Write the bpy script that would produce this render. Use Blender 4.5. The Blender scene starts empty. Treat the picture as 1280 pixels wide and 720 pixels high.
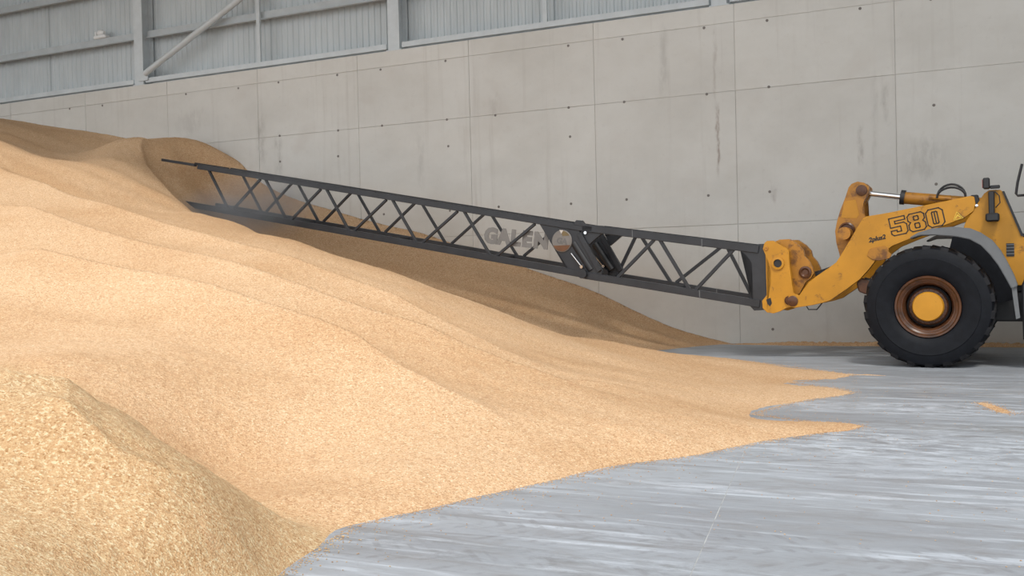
import bpy, bmesh, math, random
import numpy as np
from mathutils import Vector, Matrix

random.seed(7)
np.random.seed(7)
scene = bpy.context.scene
COL = scene.collection
R_ = math.radians

# ------------------------------------------------------------------ camera
cam_data = bpy.data.cameras.new('camera')
cam_data.sensor_width = 36.0
cam_data.lens = 33.75
cam_data.clip_end = 300
cam = bpy.data.objects.new('camera', cam_data)
COL.objects.link(cam)
cam.matrix_world = Matrix((
    (0.9102569, 0.0155157, 0.4137531, 0.0),
    (0.4133450, 0.0239880, -0.9102585, 0.0),
    (-0.0240484, 0.9995918, 0.0154218, 1.5),
    (0, 0, 0, 1)))
scene.camera = cam

# ------------------------------------------------------------------ daylight (overcast sky through the open front of the store)
world = bpy.data.worlds.new('overcast_sky')
scene.world = world
world.use_nodes = True
bg = world.node_tree.nodes['Background']
bg.inputs[0].default_value = (0.93, 0.965, 1.0, 1)
bg.inputs[1].default_value = 1.22
sun_data = bpy.data.lights.new('hazy_sun', 'SUN')
sun_data.energy = 1.5
sun_data.angle = R_(11)
sun_data.color = (1.0, 0.95, 0.88)
sun = bpy.data.objects.new('hazy_sun', sun_data)
COL.objects.link(sun)
sun.rotation_euler = Vector((-0.26, 0.53, -0.81)).to_track_quat('-Z', 'Y').to_euler()
sun.location = (6, -20, 15)

vs = scene.view_settings
vs.view_transform = 'Standard'
vs.look = 'None'
vs.gamma = 1.0
vs.use_curve_mapping = False
vs.exposure = 0.38

# ------------------------------------------------------------------ helpers
def tag(o, label=None, cat=None, group=None, kind=None):
    if label: o['label'] = label
    if cat: o['category'] = cat
    if group: o['group'] = group
    if kind: o['kind'] = kind
    return o

def empty(name, loc=(0, 0, 0), rz=0.0):
    o = bpy.data.objects.new(name, None)
    o.empty_display_size = 0.2
    COL.objects.link(o)
    o.location = loc
    o.rotation_euler = (0, 0, rz)
    return o

def link(name, me, mat=None, parent=None, smooth=False, loc=None):
    o = bpy.data.objects.new(name, me)
    COL.objects.link(o)
    if mat and not me.materials: me.materials.append(mat)
    if parent: o.parent = parent
    if loc: o.location = loc
    if smooth:
        me.polygons.foreach_set('use_smooth', [True] * len(me.polygons))
    return o

class MB:
    """collects shapes into one mesh"""
    def __init__(self): self.bm = bmesh.new()
    def poly(self, pts, f):
        vs_ = [self.bm.verts.new(p) for p in pts]
        for q in f:
            try: self.bm.faces.new([vs_[i] for i in q])
            except ValueError: pass
        return vs_
    def box(self, lo, hi):
        x0, y0, z0 = lo; x1, y1, z1 = hi
        self.poly([(x0,y0,z0),(x1,y0,z0),(x1,y1,z0),(x0,y1,z0),(x0,y0,z1),(x1,y0,z1),(x1,y1,z1),(x0,y1,z1)],
                  [(3,2,1,0),(4,5,6,7),(0,1,5,4),(1,2,6,5),(2,3,7,6),(3,0,4,7)])
        return self
    def beam(self, a, b, w, h, up=(0, 0, 1), ext=0.0):
        a = Vector(a); b = Vector(b); d = (b - a).normalized()
        a = a - d * ext; b = b + d * ext
        s = d.cross(Vector(up))
        if s.length < 1e-4: s = d.cross(Vector((0, 1, 0)))
        s.normalize(); t = s.cross(d).normalized()
        pts = []
        for p in (a, b):
            for sx, sz in ((-1,-1),(1,-1),(1,1),(-1,1)):
                pts.append(p + s * (sx * w / 2) + t * (sz * h / 2))
        self.poly(pts, [(3,2,1,0),(4,5,6,7),(0,1,5,4),(1,2,6,5),(2,3,7,6),(3,0,4,7)])
        return self
    def tube(self, path, r, n=12, caps=True):
        path = [Vector(p) for p in path]
        rings = []
        prev = None
        for i, p in enumerate(path):
            d = (path[min(i+1, len(path)-1)] - path[max(i-1, 0)]).normalized()
            if prev is None:
                s = d.cross(Vector((0, 0, 1)))
                if s.length < 1e-3: s = d.cross(Vector((0, 1, 0)))
            else:
                s = prev - d * prev.dot(d)
            s.normalize(); prev = s
            t = d.cross(s)
            rr = r[i] if isinstance(r, (list, tuple)) else r
            rings.append([self.bm.verts.new(p + s * math.cos(2*math.pi*k/n) * rr + t * math.sin(2*math.pi*k/n) * rr) for k in range(n)])
        for A, B in zip(rings, rings[1:]):
            for k in range(n):
                self.bm.faces.new((A[k], A[(k+1) % n], B[(k+1) % n], B[k]))
        if caps:
            self.bm.faces.new(rings[0][::-1]); self.bm.faces.new(rings[-1])
        return self
    def plate(self, pts, y0, y1):
        """polygon in the x-z plane with thickness in y"""
        n = len(pts)
        A = [self.bm.verts.new((p[0], y0, p[1])) for p in pts]
        B = [self.bm.verts.new((p[0], y1, p[1])) for p in pts]
        fa = self.bm.faces.new(A); fb = self.bm.faces.new(B[::-1])
        for i in range(n):
            self.bm.faces.new((A[i], A[(i+1) % n], B[(i+1) % n], B[i]))
        bmesh.ops.triangulate(self.bm, faces=[fa, fb])
        return self
    def lathe(self, prof, cx, cz, n=48, closed=False):
        """profile (radius, y) about an axis along y"""
        rings = []
        for r, y in prof:
            if r < 1e-5:
                rings.append([self.bm.verts.new((cx, y, cz))])
            else:
                rings.append([self.bm.verts.new((cx + r*math.cos(2*math.pi*k/n), y, cz + r*math.sin(2*math.pi*k/n))) for k in range(n)])
        pairs = list(zip(rings, rings[1:]))
        if closed: pairs.append((rings[-1], rings[0]))
        for A, B in pairs:
            for k in range(n):
                k2 = (k+1) % n
                if len(A) == 1 and len(B) == 1: continue
                if len(A) == 1: self.bm.faces.new((A[0], B[k2], B[k]))
                elif len(B) == 1: self.bm.faces.new((A[k], A[k2], B[0]))
                else: self.bm.faces.new((A[k], A[k2], B[k2], B[k]))
        return self
    def mesh(self, name, bevel=0.0, seg=1):
        bmesh.ops.recalc_face_normals(self.bm, faces=self.bm.faces)
        if bevel > 0:
            e = [e for e in self.bm.edges if len(e.link_faces) == 2 and e.calc_face_angle(0) > 0.5]
            bmesh.ops.bevel(self.bm, geom=e, offset=bevel, segments=seg, affect='EDGES', clamp_overlap=True)
        me = bpy.data.meshes.new(name)
        self.bm.to_mesh(me); self.bm.free()
        return me
    def build(self, name, mat, parent=None, bevel=0.0, seg=1, smooth=False, off=None):
        if off is not None:
            bmesh.ops.translate(self.bm, verts=self.bm.verts, vec=-Vector(off))
        o = link(name, self.mesh(name, bevel, seg), mat, parent)
        if smooth:
            for p in o.data.polygons: p.use_smooth = True
            try:
                o.data.set_sharp_from_angle(angle=R_(35))
            except Exception: pass
        return o

# ------------------------------------------------------------------ materials
class NT:
    def __init__(self, name):
        self.m = bpy.data.materials.new(name); self.m.use_nodes = True
        self.t = self.m.node_tree; self.n = self.t.nodes; self.l = self.t.links
        self.b = self.n['Principled BSDF']
    def new(self, t, **kw):
        x = self.n.new(t)
        for k, v in kw.items(): setattr(x, k, v)
        return x
    def pos(self, scale=(1, 1, 1), kind='geo', rot=(0, 0, 0)):
        if kind == 'geo': src = self.new('ShaderNodeNewGeometry').outputs['Position']
        else: src = self.new('ShaderNodeTexCoord').outputs['Object']
        mp = self.new('ShaderNodeMapping'); mp.inputs['Scale'].default_value = scale; mp.inputs['Rotation'].default_value = rot
        self.l.new(src, mp.inputs[0]); return mp.outputs[0]
    def noise(self, vec, scale=1, detail=4, rough=0.55, dist=0.0):
        x = self.new('ShaderNodeTexNoise'); x.inputs['Scale'].default_value = scale; x.inputs['Detail'].default_value = detail
        x.inputs['Roughness'].default_value = rough; x.inputs['Distortion'].default_value = dist
        self.l.new(vec, x.inputs['Vector']); return x.outputs['Fac']
    def vor(self, vec, scale=1, out='Color', feature='F1'):
        x = self.new('ShaderNodeTexVoronoi'); x.feature = feature; x.inputs['Scale'].default_value = scale
        self.l.new(vec, x.inputs['Vector']); return x.outputs[out]
    def ramp(self, fac, stops):
        x = self.new('ShaderNodeValToRGB'); e = x.color_ramp.elements
        while len(e) < len(stops): e.new(0.5)
        for i, (p, c) in enumerate(stops):
            e[i].position = p; e[i].color = c if len(c) == 4 else (*c, 1)
        self.l.new(fac, x.inputs[0]); return x.outputs[0]
    def rng(self, v, a, b, c=0.0, d=1.0):
        x = self.new('ShaderNodeMapRange'); x.interpolation_type = 'SMOOTHSTEP'
        for i, q in enumerate((a, b, c, d)): x.inputs[i+1].default_value = q
        self.l.new(v, x.inputs[0]); return x.outputs[0]
    def math(self, op, a, b=0.0):
        x = self.new('ShaderNodeMath', operation=op)
        for i, q in enumerate((a, b)):
            if isinstance(q, (int, float)): x.inputs[i].default_value = q
            else: self.l.new(q, x.inputs[i])
        return x.outputs[0]
    def mix(self, fac, a, b, mode='MIX'):
        x = self.new('ShaderNodeMix', data_type='RGBA', blend_type=mode)
        for i, q in ((0, fac), (6, a), (7, b)):
            if isinstance(q, (int, float)): x.inputs[i].default_value = q
            elif isinstance(q, tuple): x.inputs[i].default_value = q if len(q) == 4 else (*q, 1)
            else: self.l.new(q, x.inputs[i])
        return x.outputs[2]
    def xyz(self):
        s = self.new('ShaderNodeSeparateXYZ'); self.l.new(self.new('ShaderNodeNewGeometry').outputs['Position'], s.inputs[0])
        return s.outputs
    def band(self, v, c, w, soft):
        """1 inside |v-c|<w, fading over soft"""
        d = self.math('ABSOLUTE', self.math('SUBTRACT', v, c))
        return self.rng(d, w, w + soft, 1.0, 0.0)
    def set(self, col=None, rough=None, metal=None, bump=None, bstr=0.3, bdist=0.02, spec=None):
        if col is not None:
            if isinstance(col, tuple): self.b.inputs['Base Color'].default_value = (*col[:3], 1)
            else: self.l.new(col, self.b.inputs['Base Color'])
        if rough is not None:
            if isinstance(rough, (int, float)): self.b.inputs['Roughness'].default_value = rough
            else: self.l.new(rough, self.b.inputs['Roughness'])
        if metal is not None: self.b.inputs['Metallic'].default_value = metal
        if spec is not None: self.b.inputs['Specular IOR Level'].default_value = spec
        if bump is not None:
            x = self.new('ShaderNodeBump'); x.inputs['Strength'].default_value = bstr; x.inputs['Distance'].default_value = bdist
            self.l.new(bump, x.inputs['Height']); self.l.new(x.outputs[0], self.b.inputs['Normal'])
        return self.m

def simple(name, col, rough=0.5, metal=0.0, var=0.12, scale=6.0, spec=None):
    t = NT(name)
    n = t.noise(t.pos(), scale, 5, 0.6)
    lo = tuple(c * (1 - var) for c in col); hi = tuple(min(1, c * (1 + var)) for c in col)
    return t.set(t.ramp(n, [(0.3, lo), (0.7, hi)]), rough, metal, spec=spec)

# grain: pale kernels with duller and darker ones between, loose relief
t = NT('grain')
p = t.pos()
sp = t.new('ShaderNodeSeparateColor'); t.l.new(t.vor(p, 105, 'Color'), sp.inputs[0])
kern = t.ramp(sp.outputs[0], [(0.0, (0.45, 0.25, 0.12)), (0.2, (0.62, 0.395, 0.225)), (0.7, (0.71, 0.475, 0.285)), (0.92, (0.76, 0.55, 0.35)), (1.0, (0.86, 0.72, 0.50))])
sp2 = t.new('ShaderNodeSeparateColor'); t.l.new(t.vor(t.pos((38, 62, 62)), 1.0, 'Color'), sp2.inputs[0])
kern = t.mix(t.rng(sp2.outputs[0], 0.80, 1.0, 0, 0.40), kern, (0.80, 0.62, 0.40))
kern = t.mix(t.rng(sp2.outputs[1], 0.78, 1.0, 0, 0.42), kern, (0.46, 0.27, 0.15))
big = t.noise(t.pos((0.55, 1.2, 1)), 0.6, 5, 0.55)
col = t.mix(t.rng(big, 0.35, 0.7), kern, t.mix(1.0, kern, (0.88, 0.825, 0.76), 'MULTIPLY'))
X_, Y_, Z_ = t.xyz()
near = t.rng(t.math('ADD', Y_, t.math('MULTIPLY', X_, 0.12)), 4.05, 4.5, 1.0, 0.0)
straw_dim = t.math('MULTIPLY', near, t.rng(t.noise(t.pos((1.2, 2.2, 1)), 1.5, 5, 0.65), 0.25, 0.45))
col = t.mix(t.math('MULTIPLY', straw_dim, 0.7), col, t.mix(1.0, col, (0.84, 0.87, 0.80), 'MULTIPLY'))  # straw tint on the near mound, also darkened to offset the sun on it
fleck = t.math('MULTIPLY', straw_dim, t.rng(t.noise(t.pos((34, 60, 40)), 1.0, 2, 0.6), 0.56, 0.64))
col = t.mix(t.math('MULTIPLY', fleck, 0.5), col, (0.80, 0.70, 0.47))
col = t.mix(1.0, col, (0.93, 0.925, 0.92), 'MULTIPLY')
hb = t.math('ADD', t.vor(p, 105, 'Distance'), t.math('MULTIPLY', sp2.outputs[0], 0.5))
M_GRAIN = t.set(col, 0.85, bump=hb, bstr=0.5, bdist=0.010, spec=0.2)

# cast concrete
t = NT('concrete_wall')
X, Y, Z = t.xyz()
base = t.noise(t.pos((0.35, 0.35, 0.5)), 1.3, 6, 0.65)
col = t.ramp(base, [(0.28, (0.580, 0.560, 0.525)), (0.55, (0.655, 0.638, 0.605)), (0.78, (0.700, 0.686, 0.658))])
streak = t.noise(t.pos((3.2, 1, 0.14)), 1.6, 5, 0.65)
col = t.mix(t.rng(streak, 0.54, 0.80, 0, 0.40), col, (0.46, 0.425, 0.39))
fine = t.noise(t.pos((1, 1, 1)), 9, 6, 0.7)
col = t.mix(t.rng(fine, 0.55, 0.8, 0, 0.35), col, (0.50, 0.47, 0.44))
blot = t.noise(t.pos((0.8, 1, 1.0)), 0.9, 3, 0.5, 0.6)
col = t.mix(t.rng(blot, 0.56, 0.78, 0, 0.35), col, (0.54, 0.495, 0.45))
oi = t.new('ShaderNodeObjectInfo').outputs['Random']
col = t.mix(t.math('MULTIPLY', oi, 0.12), col, (0.40, 0.38, 0.36))
wob = t.math('MULTIPLY', t.math('SUBTRACT', t.noise(t.pos((2, 1, 1.4)), 2.0, 3), 0.5), 0.16)
Xw = t.math('ADD', X, wob)
Zw = t.math('ADD', Z, t.math('MULTIPLY', t.math('SUBTRACT', t.noise(t.pos((5, 1, 1.2)), 1.5, 4), 0.5), 0.8))
smear = t.rng(t.noise(t.pos((5, 1, 1.6)), 1.8, 6, 0.7), 0.36, 0.60, 0.15, 1.0)
for sx, z0, z1, w, a, c in [(-4.13, 3.3, 4.75, 0.035, 0.62, (0.17, 0.10, 0.07)), (-4.16, 4.6, 6.5, 0.04, 0.30, (0.25, 0.2, 0.17)),
                            (-1.45, 3.35, 4.3, 0.06, 0.40, (0.24, 0.21, 0.19)), (-1.02, 4.2, 4.95, 0.07, 0.34, (0.27, 0.25, 0.23)),
                            (-5.2, 5.0, 6.5, 0.10, 0.30, (0.30, 0.28, 0.26)), (-15.4, 4.4, 5.6, 0.14, 0.42, (0.28, 0.26, 0.24)),
                            (-14.9, 4.0, 5.1, 0.12, 0.40, (0.30, 0.28, 0.26)), (-17.6, 5.3, 5.9, 0.55, 0.25, (0.34, 0.31, 0.29)),
                            (-8.3, 0.9, 1.25, 0.40, 0.30, (0.34, 0.25, 0.22)), (-0.35, 3.0, 3.8, 0.42, 0.30, (0.30, 0.28, 0.26)),
                            (-9.0, 4.9, 5.4, 0.16, 0.25, (0.30, 0.26, 0.23)), (-10.9, 3.5, 4.9, 0.10, 0.25, (0.32, 0.30, 0.28)),
                            (-3.05, 2.75, 3.15, 0.06, 0.35, (0.25, 0.2, 0.18)), (-1.2, 3.2, 5.0, 0.05, 0.22, (0.3, 0.28, 0.26))]:
    m_ = t.math('MULTIPLY', t.band(Xw, sx, w * 0.1, w * 1.3), t.band(Zw, (z0 + z1) / 2, (z1 - z0) / 2 * 0.45, (z1 - z0) / 2 * 0.7))
    m_ = t.math('MULTIPLY', m_, smear)
    col = t.mix(t.math('MULTIPLY', m_, a), col, c)
col = t.mix(1.0, col, (1.0, 1.005, 0.995), 'MULTIPLY')
M_WALL = t.set(col, 0.82, bump=t.math('ADD', fine, t.math('MULTIPLY', streak, 0.5)), bstr=0.12, bdist=0.01, spec=0.25)
M_JOINT = simple('joint_mortar', (0.50, 0.48, 0.45), 0.95)
M_FILL = simple('joint_filler', (0.37, 0.375, 0.375), 0.9, 0, 0.35, 5)

# power-floated concrete floor with dust and tyre smears
t = NT('concrete_floor')
X, Y, Z = t.xyz()
base = t.noise(t.pos((0.25, 0.9, 1)), 1.1, 6, 0.65)
col = t.ramp(base, [(0.30, (0.235, 0.245, 0.255)), (0.55, (0.300, 0.315, 0.327)), (0.75, (0.345, 0.365, 0.38))])
s1 = t.noise(t.pos((0.35, 4.2, 1), rot=(0, 0, R_(-3))), 1.5, 6, 0.7, 0.4)
col = t.mix(t.rng(s1, 0.48, 0.68, 0, 0.8), col, (0.51, 0.54, 0.565))
s2 = t.noise(t.pos((0.6, 5.5, 1), rot=(0, 0, R_(2))), 1.3, 5, 0.7, 0.5)
col = t.mix(t.rng(s2, 0.50, 0.68, 0, 0.7), col, (0.20, 0.195, 0.19))
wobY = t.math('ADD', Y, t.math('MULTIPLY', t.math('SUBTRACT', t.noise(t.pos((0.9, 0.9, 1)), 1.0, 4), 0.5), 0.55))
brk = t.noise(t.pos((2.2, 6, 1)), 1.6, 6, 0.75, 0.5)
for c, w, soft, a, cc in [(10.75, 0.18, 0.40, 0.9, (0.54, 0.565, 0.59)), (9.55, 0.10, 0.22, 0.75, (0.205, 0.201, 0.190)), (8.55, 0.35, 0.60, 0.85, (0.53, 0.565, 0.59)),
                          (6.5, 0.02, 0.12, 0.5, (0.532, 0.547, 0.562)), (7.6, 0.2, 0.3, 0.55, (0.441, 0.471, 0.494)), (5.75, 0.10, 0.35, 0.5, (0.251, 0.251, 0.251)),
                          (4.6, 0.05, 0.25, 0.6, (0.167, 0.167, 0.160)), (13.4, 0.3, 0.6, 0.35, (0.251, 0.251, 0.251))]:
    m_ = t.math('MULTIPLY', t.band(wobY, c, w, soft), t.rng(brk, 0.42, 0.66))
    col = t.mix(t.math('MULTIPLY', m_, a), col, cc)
# chevron tyre prints in two runs
for c, half, per in [(5.15, 0.34, 0.13), (4.45, 0.2, 0.12), (9.5, 0.22, 0.16)]:
    ph = t.math('ADD', X, t.math('MULTIPLY', t.math('ABSOLUTE', t.math('SUBTRACT', Y, c)), 0.9))
    st = t.math('SINE', t.math('MULTIPLY', ph, 2 * math.pi / per))
    m_ = t.math('MULTIPLY', t.rng(st, -0.3, 0.8), t.band(Y, c, half * 0.8, half * 0.3))
    m_ = t.math('MULTIPLY', m_, t.rng(t.noise(t.pos((3.2, 4.5, 1)), 1.4, 6, 0.75), 0.46, 0.62))
    col = t.mix(t.math('MULTIPLY', m_, 0.45), col, (0.167, 0.163, 0.160))
gd = t.math('MULTIPLY', t.band(wobY, 12.3, 0.35, 0.9), t.rng(t.noise(t.pos((1, 4, 1)), 2.2, 6, 0.75), 0.52, 0.72))
col = t.mix(t.math('MULTIPLY', gd, 0.5), col, (0.55, 0.42, 0.29))
rough = t.rng(s1, 0.3, 0.8, 0.42, 0.65)
mot = t.noise(t.pos((1.3, 2.6, 1)), 1.7, 7, 0.72, 0.6)
col = t.mix(t.rng(mot, 0.50, 0.66, 0, 0.45), col, (0.225, 0.22, 0.212))
fn = t.noise(t.pos((1, 1, 1)), 35, 4, 0.7)
col = t.mix(t.rng(fn, 0.5, 0.8, 0, 0.25), col, (0.228, 0.228, 0.228))
col = t.mix(1.0, col, (1.0, 1.02, 1.07), 'MULTIPLY')
M_FLOOR = t.set(col, rough, bump=t.math('ADD', t.math('MULTIPLY', fn, 0.3), brk), bstr=0.15, bdist=0.01, spec=0.35)

# galvanised sheet and steel
t = NT('galvanised_sheet')
n1 = t.noise(t.pos((2.5, 1, 0.5)), 1.5, 5, 0.6)
M_SHEET = t.set(t.ramp(n1, [(0.3, (0.50, 0.535, 0.545)), (0.7, (0.57, 0.605, 0.615))]), 0.55, 0.1, spec=0.4)
M_STEEL = simple('galvanised_steel', (0.55, 0.585, 0.60), 0.5, 0.1, 0.08, 3)
M_STEELD = simple('dull_steel_rail', (0.46, 0.49, 0.50), 0.55, 0.1, 0.08, 3)
# ------------------------------------------------------------------ the setting
WY = 19.13            # inner face of the long push wall
WTOP = 6.70
fl = empty('floor', (0, 8, 0)); tag(fl, 'grey concrete floor streaked with dust and tyre marks', 'floor', kind='structure')
# slabs with a sawn joint running towards the wall
JX = [(-40.0, -40.0), (-2.83, 0.9), (16.0, 16.0)]    # x of each joint at y = 19.5 and y = -14
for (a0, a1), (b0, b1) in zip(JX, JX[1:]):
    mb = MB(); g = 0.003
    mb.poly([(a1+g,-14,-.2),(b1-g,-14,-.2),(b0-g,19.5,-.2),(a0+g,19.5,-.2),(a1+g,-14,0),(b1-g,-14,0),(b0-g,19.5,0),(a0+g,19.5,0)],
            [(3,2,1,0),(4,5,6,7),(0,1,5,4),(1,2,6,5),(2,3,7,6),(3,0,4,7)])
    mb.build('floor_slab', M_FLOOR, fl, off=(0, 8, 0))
mb = MB(); mb.box((-40, -60, -0.5), (16, 19.5, -0.0015)); mb.build('sub_base', M_FILL, fl, off=(0, 8, 0))
yard = MB().box((-90, -80, -0.3), (60, -14.02, -0.02)).build('yard', simple('yard_concrete', (0.45, 0.45, 0.44), 0.8, 0, 0.1, 1)); tag(yard, 'pale concrete yard outside the open front of the store', 'yard', kind='structure')

wl = empty('wall_back', (-8, WY, 0)); tag(wl, 'tall grey cast concrete push wall with panel joints', 'wall', kind='structure')
PX = 2.93; X0 = -0.83
rows = [(0.0, 2.36), (2.36, 4.99), (4.99, 6.34), (6.34, WTOP)]
meshes = []
for z0, z1 in rows:
    g = 0.004
    mb = MB(); mb.box((g, 0, z0 + (g if z0 else 0)), (PX - g, 0.3, z1 - g)); meshes.append(mb.mesh('concrete_panel', 0.004))
for i in range(-12, 6):
    for me in meshes:
        link('concrete_panel', me, M_WALL, wl, loc=(X0 + i * PX + 8, random.uniform(-.003, .003), 0))
MB().box((-36.2, WY + .012, 0), (16.9, WY + .35, WTOP - .03)).build('wall_core', M_JOINT, wl, off=(-8, WY, 0))
mb = MB()
for i in range(-10, 6):
    for dx in (0.64, 2.35):
        for z in (6.30, 4.985, 4.38, 2.95, 1.62, 0.30):
            if random.random() < 0.2: continue
            cx_, cz_ = X0 + i * PX + dx + random.uniform(-.02, .02), z + random.uniform(-.02, .02)
            mb.lathe([(0.0, WY - .006), (0.016, WY - .007), (0.028, WY - .006), (0.03, WY + .01)], cx_, cz_, 8)
o = mb.build('tie_hole_plug', simple('plug_mortar', (0.20, 0.18, 0.165), 0.9), wl, off=(-8, WY, 0)); o['kind'] = 'stuff'

# end walls and part roof, out of view, added only to shape the daylight
s = MB().box((-36.6, -3, 0), (-36.2, 19.5, 11)).build('unseen_wall_left', M_WALL); tag(s, 'unseen end wall added to shape the daylight', 'wall', kind='structure')
s = MB().box((16.0, -3, 0), (16.4, 19.5, 11)).build('unseen_wall_right', M_WALL); tag(s, 'other unseen end wall added to shape the daylight', 'wall', kind='structure')
mb = MB()
mb.poly([(-37, 10.7, 11.0), (17, 10.7, 11.0), (17, 19.9, 10.6), (-37, 19.9, 10.6), (-37, 10.7, 11.1), (17, 10.7, 11.1), (17, 19.9, 10.7), (-37, 19.9, 10.7)],
        [(3,2,1,0),(4,5,6,7),(0,1,5,4),(1,2,6,5),(2,3,7,6),(3,0,4,7)])
s = mb.build('shade_roof', M_SHEET); tag(s, 'unseen sheeted part roof added to shade the wall side', 'roof', kind='structure')  # unseen; front edge placed so its shade falls behind the grain crest

# upper wall: profiled sheets, columns, rails, brace
cols_x = [-27.1, -19.38, -11.55, -4.05, 3.5, 11.1]
clad = empty('wall_cladding', (-8, WY + .45, WTOP)); tag(clad, 'grey profiled metal sheeting above the concrete wall', 'wall', kind='structure')
def sheet(x0, x1, z0, z1, y):
    pitch = 0.17; pts = []
    x = x0
    while x < x1 - 1e-6:
        for dx, dy in ((0, 0), (0.06, 0), (0.08, 0.022), (0.14, 0.022), (0.16, 0)):
            if x + dx <= x1: pts.append((x + dx, dy))
        x += pitch
    pts.append((x1, 0))
    v = []; f = []
    for k, (px, dy) in enumerate(pts):
        v += [(px, y + dy, z0), (px, y + dy, z1)]
        if k: f.append((2*k-2, 2*k, 2*k+1, 2*k-1))
    me = bpy.data.meshes.new('profiled_sheet'); me.from_pydata(v, [], f); return me
edges = [-36]
for a, b in zip(cols_x, cols_x[1:]): edges += [a, (a + b) / 2]
edges += [cols_x[-1], 16]
for k, (a, b) in enumerate(zip(edges, edges[1:])):
    o = link('profiled_sheet', sheet(a, b + .07, 0, 3.98, 0.0 if k % 2 else 0.012), M_SHEET, clad)
    o.location = (8, 0, 0)

def i_section(x, w, d, z0, z1, y0):
    mb = MB(); tf = 0.03
    mb.box((x - w/2, y0, z0), (x + w/2, y0 + tf, z1))
    mb.box((x - w/2, y0 + d - tf, z0), (x + w/2, y0 + d, z1))
    mb.box((x - .015, y0 + tf, z0), (x + .015, y0 + d - tf, z1))
    return mb
for k, x in enumerate(cols_x):
    c = empty('steel_column', (x, WY + .02, WTOP))
    names = ['nearest the left end wall', 'left of the long diagonal brace', 'between the brace bay and the middle bay', 'above the end of the boom at the loader coupler', 'above the yellow loader', 'beyond the loader']
    tag(c, 'grey steel column on the concrete wall, ' + names[k], 'column', 'steel columns on the wall top')
    i_section(x, 0.30, 0.40, WTOP + .015, 10.66, WY + .02).build('column_shaft', M_STEEL, c, off=(x, WY + .02, WTOP))
    MB().box((x - .2, WY + .005, WTOP - .002), (x + .2, WY + .44, WTOP + .02)).build('base_plate', M_STEEL, c, off=(x, WY + .02, WTOP))
bays = list(zip(cols_x, cols_x[1:]))
bn = ['leftmost bay', 'bay with the diagonal brace', 'middle bay', 'bay above the loader boom', 'bay beyond the loader']
for k, (a, b) in enumerate(bays):
    a2, b2 = a + .16, b - .16
    # sill rail on the wall top
    mb = MB(); mb.box((a2 + .05, WY + .03, WTOP + .05), (b2 - .05, WY + .05, WTOP + .17)); mb.box((a2 + .05, WY + .05, WTOP + .05), (b2 - .05, WY + .3, WTOP + .065))
    o = mb.build('sill_rail', M_STEEL); tag(o, 'pale steel sill rail along the wall top, ' + bn[k], 'rail', 'sill rails on the wall top')
    for z, hn in ((8.05, 'lower'), (9.42, 'upper')):
        mb = MB(); y0 = WY + .20
        mb.box((a2 - .01, y0, z - .10), (b2 + .01, y0 + .02, z + .10)); mb.box((a2 - .01, y0 + .02, z + .085), (b2 + .01, y0 + .24, z + .10))
        mb.box((a2 - .01, y0 - .07, z - .10), (b2 + .01, y0, z - .085))
        o = mb.build('sheeting_rail', M_STEELD); tag(o, hn + ' horizontal steel rail behind the columns, ' + bn[k], 'rail', 'sheeting rails')
    if k == 0: continue
    xm = (a + b) / 2
    o = MB().box((xm - .05, WY + .065, WTOP + .175), (xm + .05, WY + .125, 10.55)).build('side_post', M_STEEL); tag(o, 'slim vertical steel post against the sheeting, ' + bn[k], 'post', 'slim posts')
br = empty('diagonal_brace', (-19.1, WY + .12, 6.95)); tag(br, 'round steel tube brace rising from the column foot', 'brace')
MB().tube([(-19.12, WY - .025, 6.97), (-12.0, WY - .025, 10.34)], 0.08, 14).build('brace_tube', M_STEEL, br, off=(-19.1, WY + .12, 6.95), smooth=True)
MB().box((-19.36, WY - .01, 6.80), (-19.05, WY + .01, 7.05)).build('gusset_plate', M_STEEL, br, off=(-19.1, WY + .12, 6.95))
lamp = empty('bulkhead_lamp', (-20.9, WY + .25, 8.15)); tag(lamp, 'small white bulkhead fitting sitting on the steel rail', 'lamp')
M_WHITE = simple('white_plastic', (0.75, 0.76, 0.76), 0.35, 0, 0.04)
MB().box((-21.13, WY + .14, 8.15), (-20.68, WY + .32, 8.24)).build('lamp_body', M_WHITE, lamp, 0.02, off=(-20.9, WY + .25, 8.15))
mb = MB(); mb.tube([(-21.02, WY + .22, 8.29), (-20.95, WY + .22, 8.31), (-20.86, WY + .22, 8.315), (-20.78, WY + .22, 8.29)], [.05, .085, .085, .05], 12); mb.build('lamp_cover', M_WHITE, lamp, off=(-20.9, WY + .25, 8.15), smooth=True)
MB().box((-21.12, WY + .2, 8.24), (-21.07, WY + .24, 8.36)).build('lamp_bracket', M_WHITE, lamp, off=(-20.9, WY + .25, 8.15))

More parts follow.
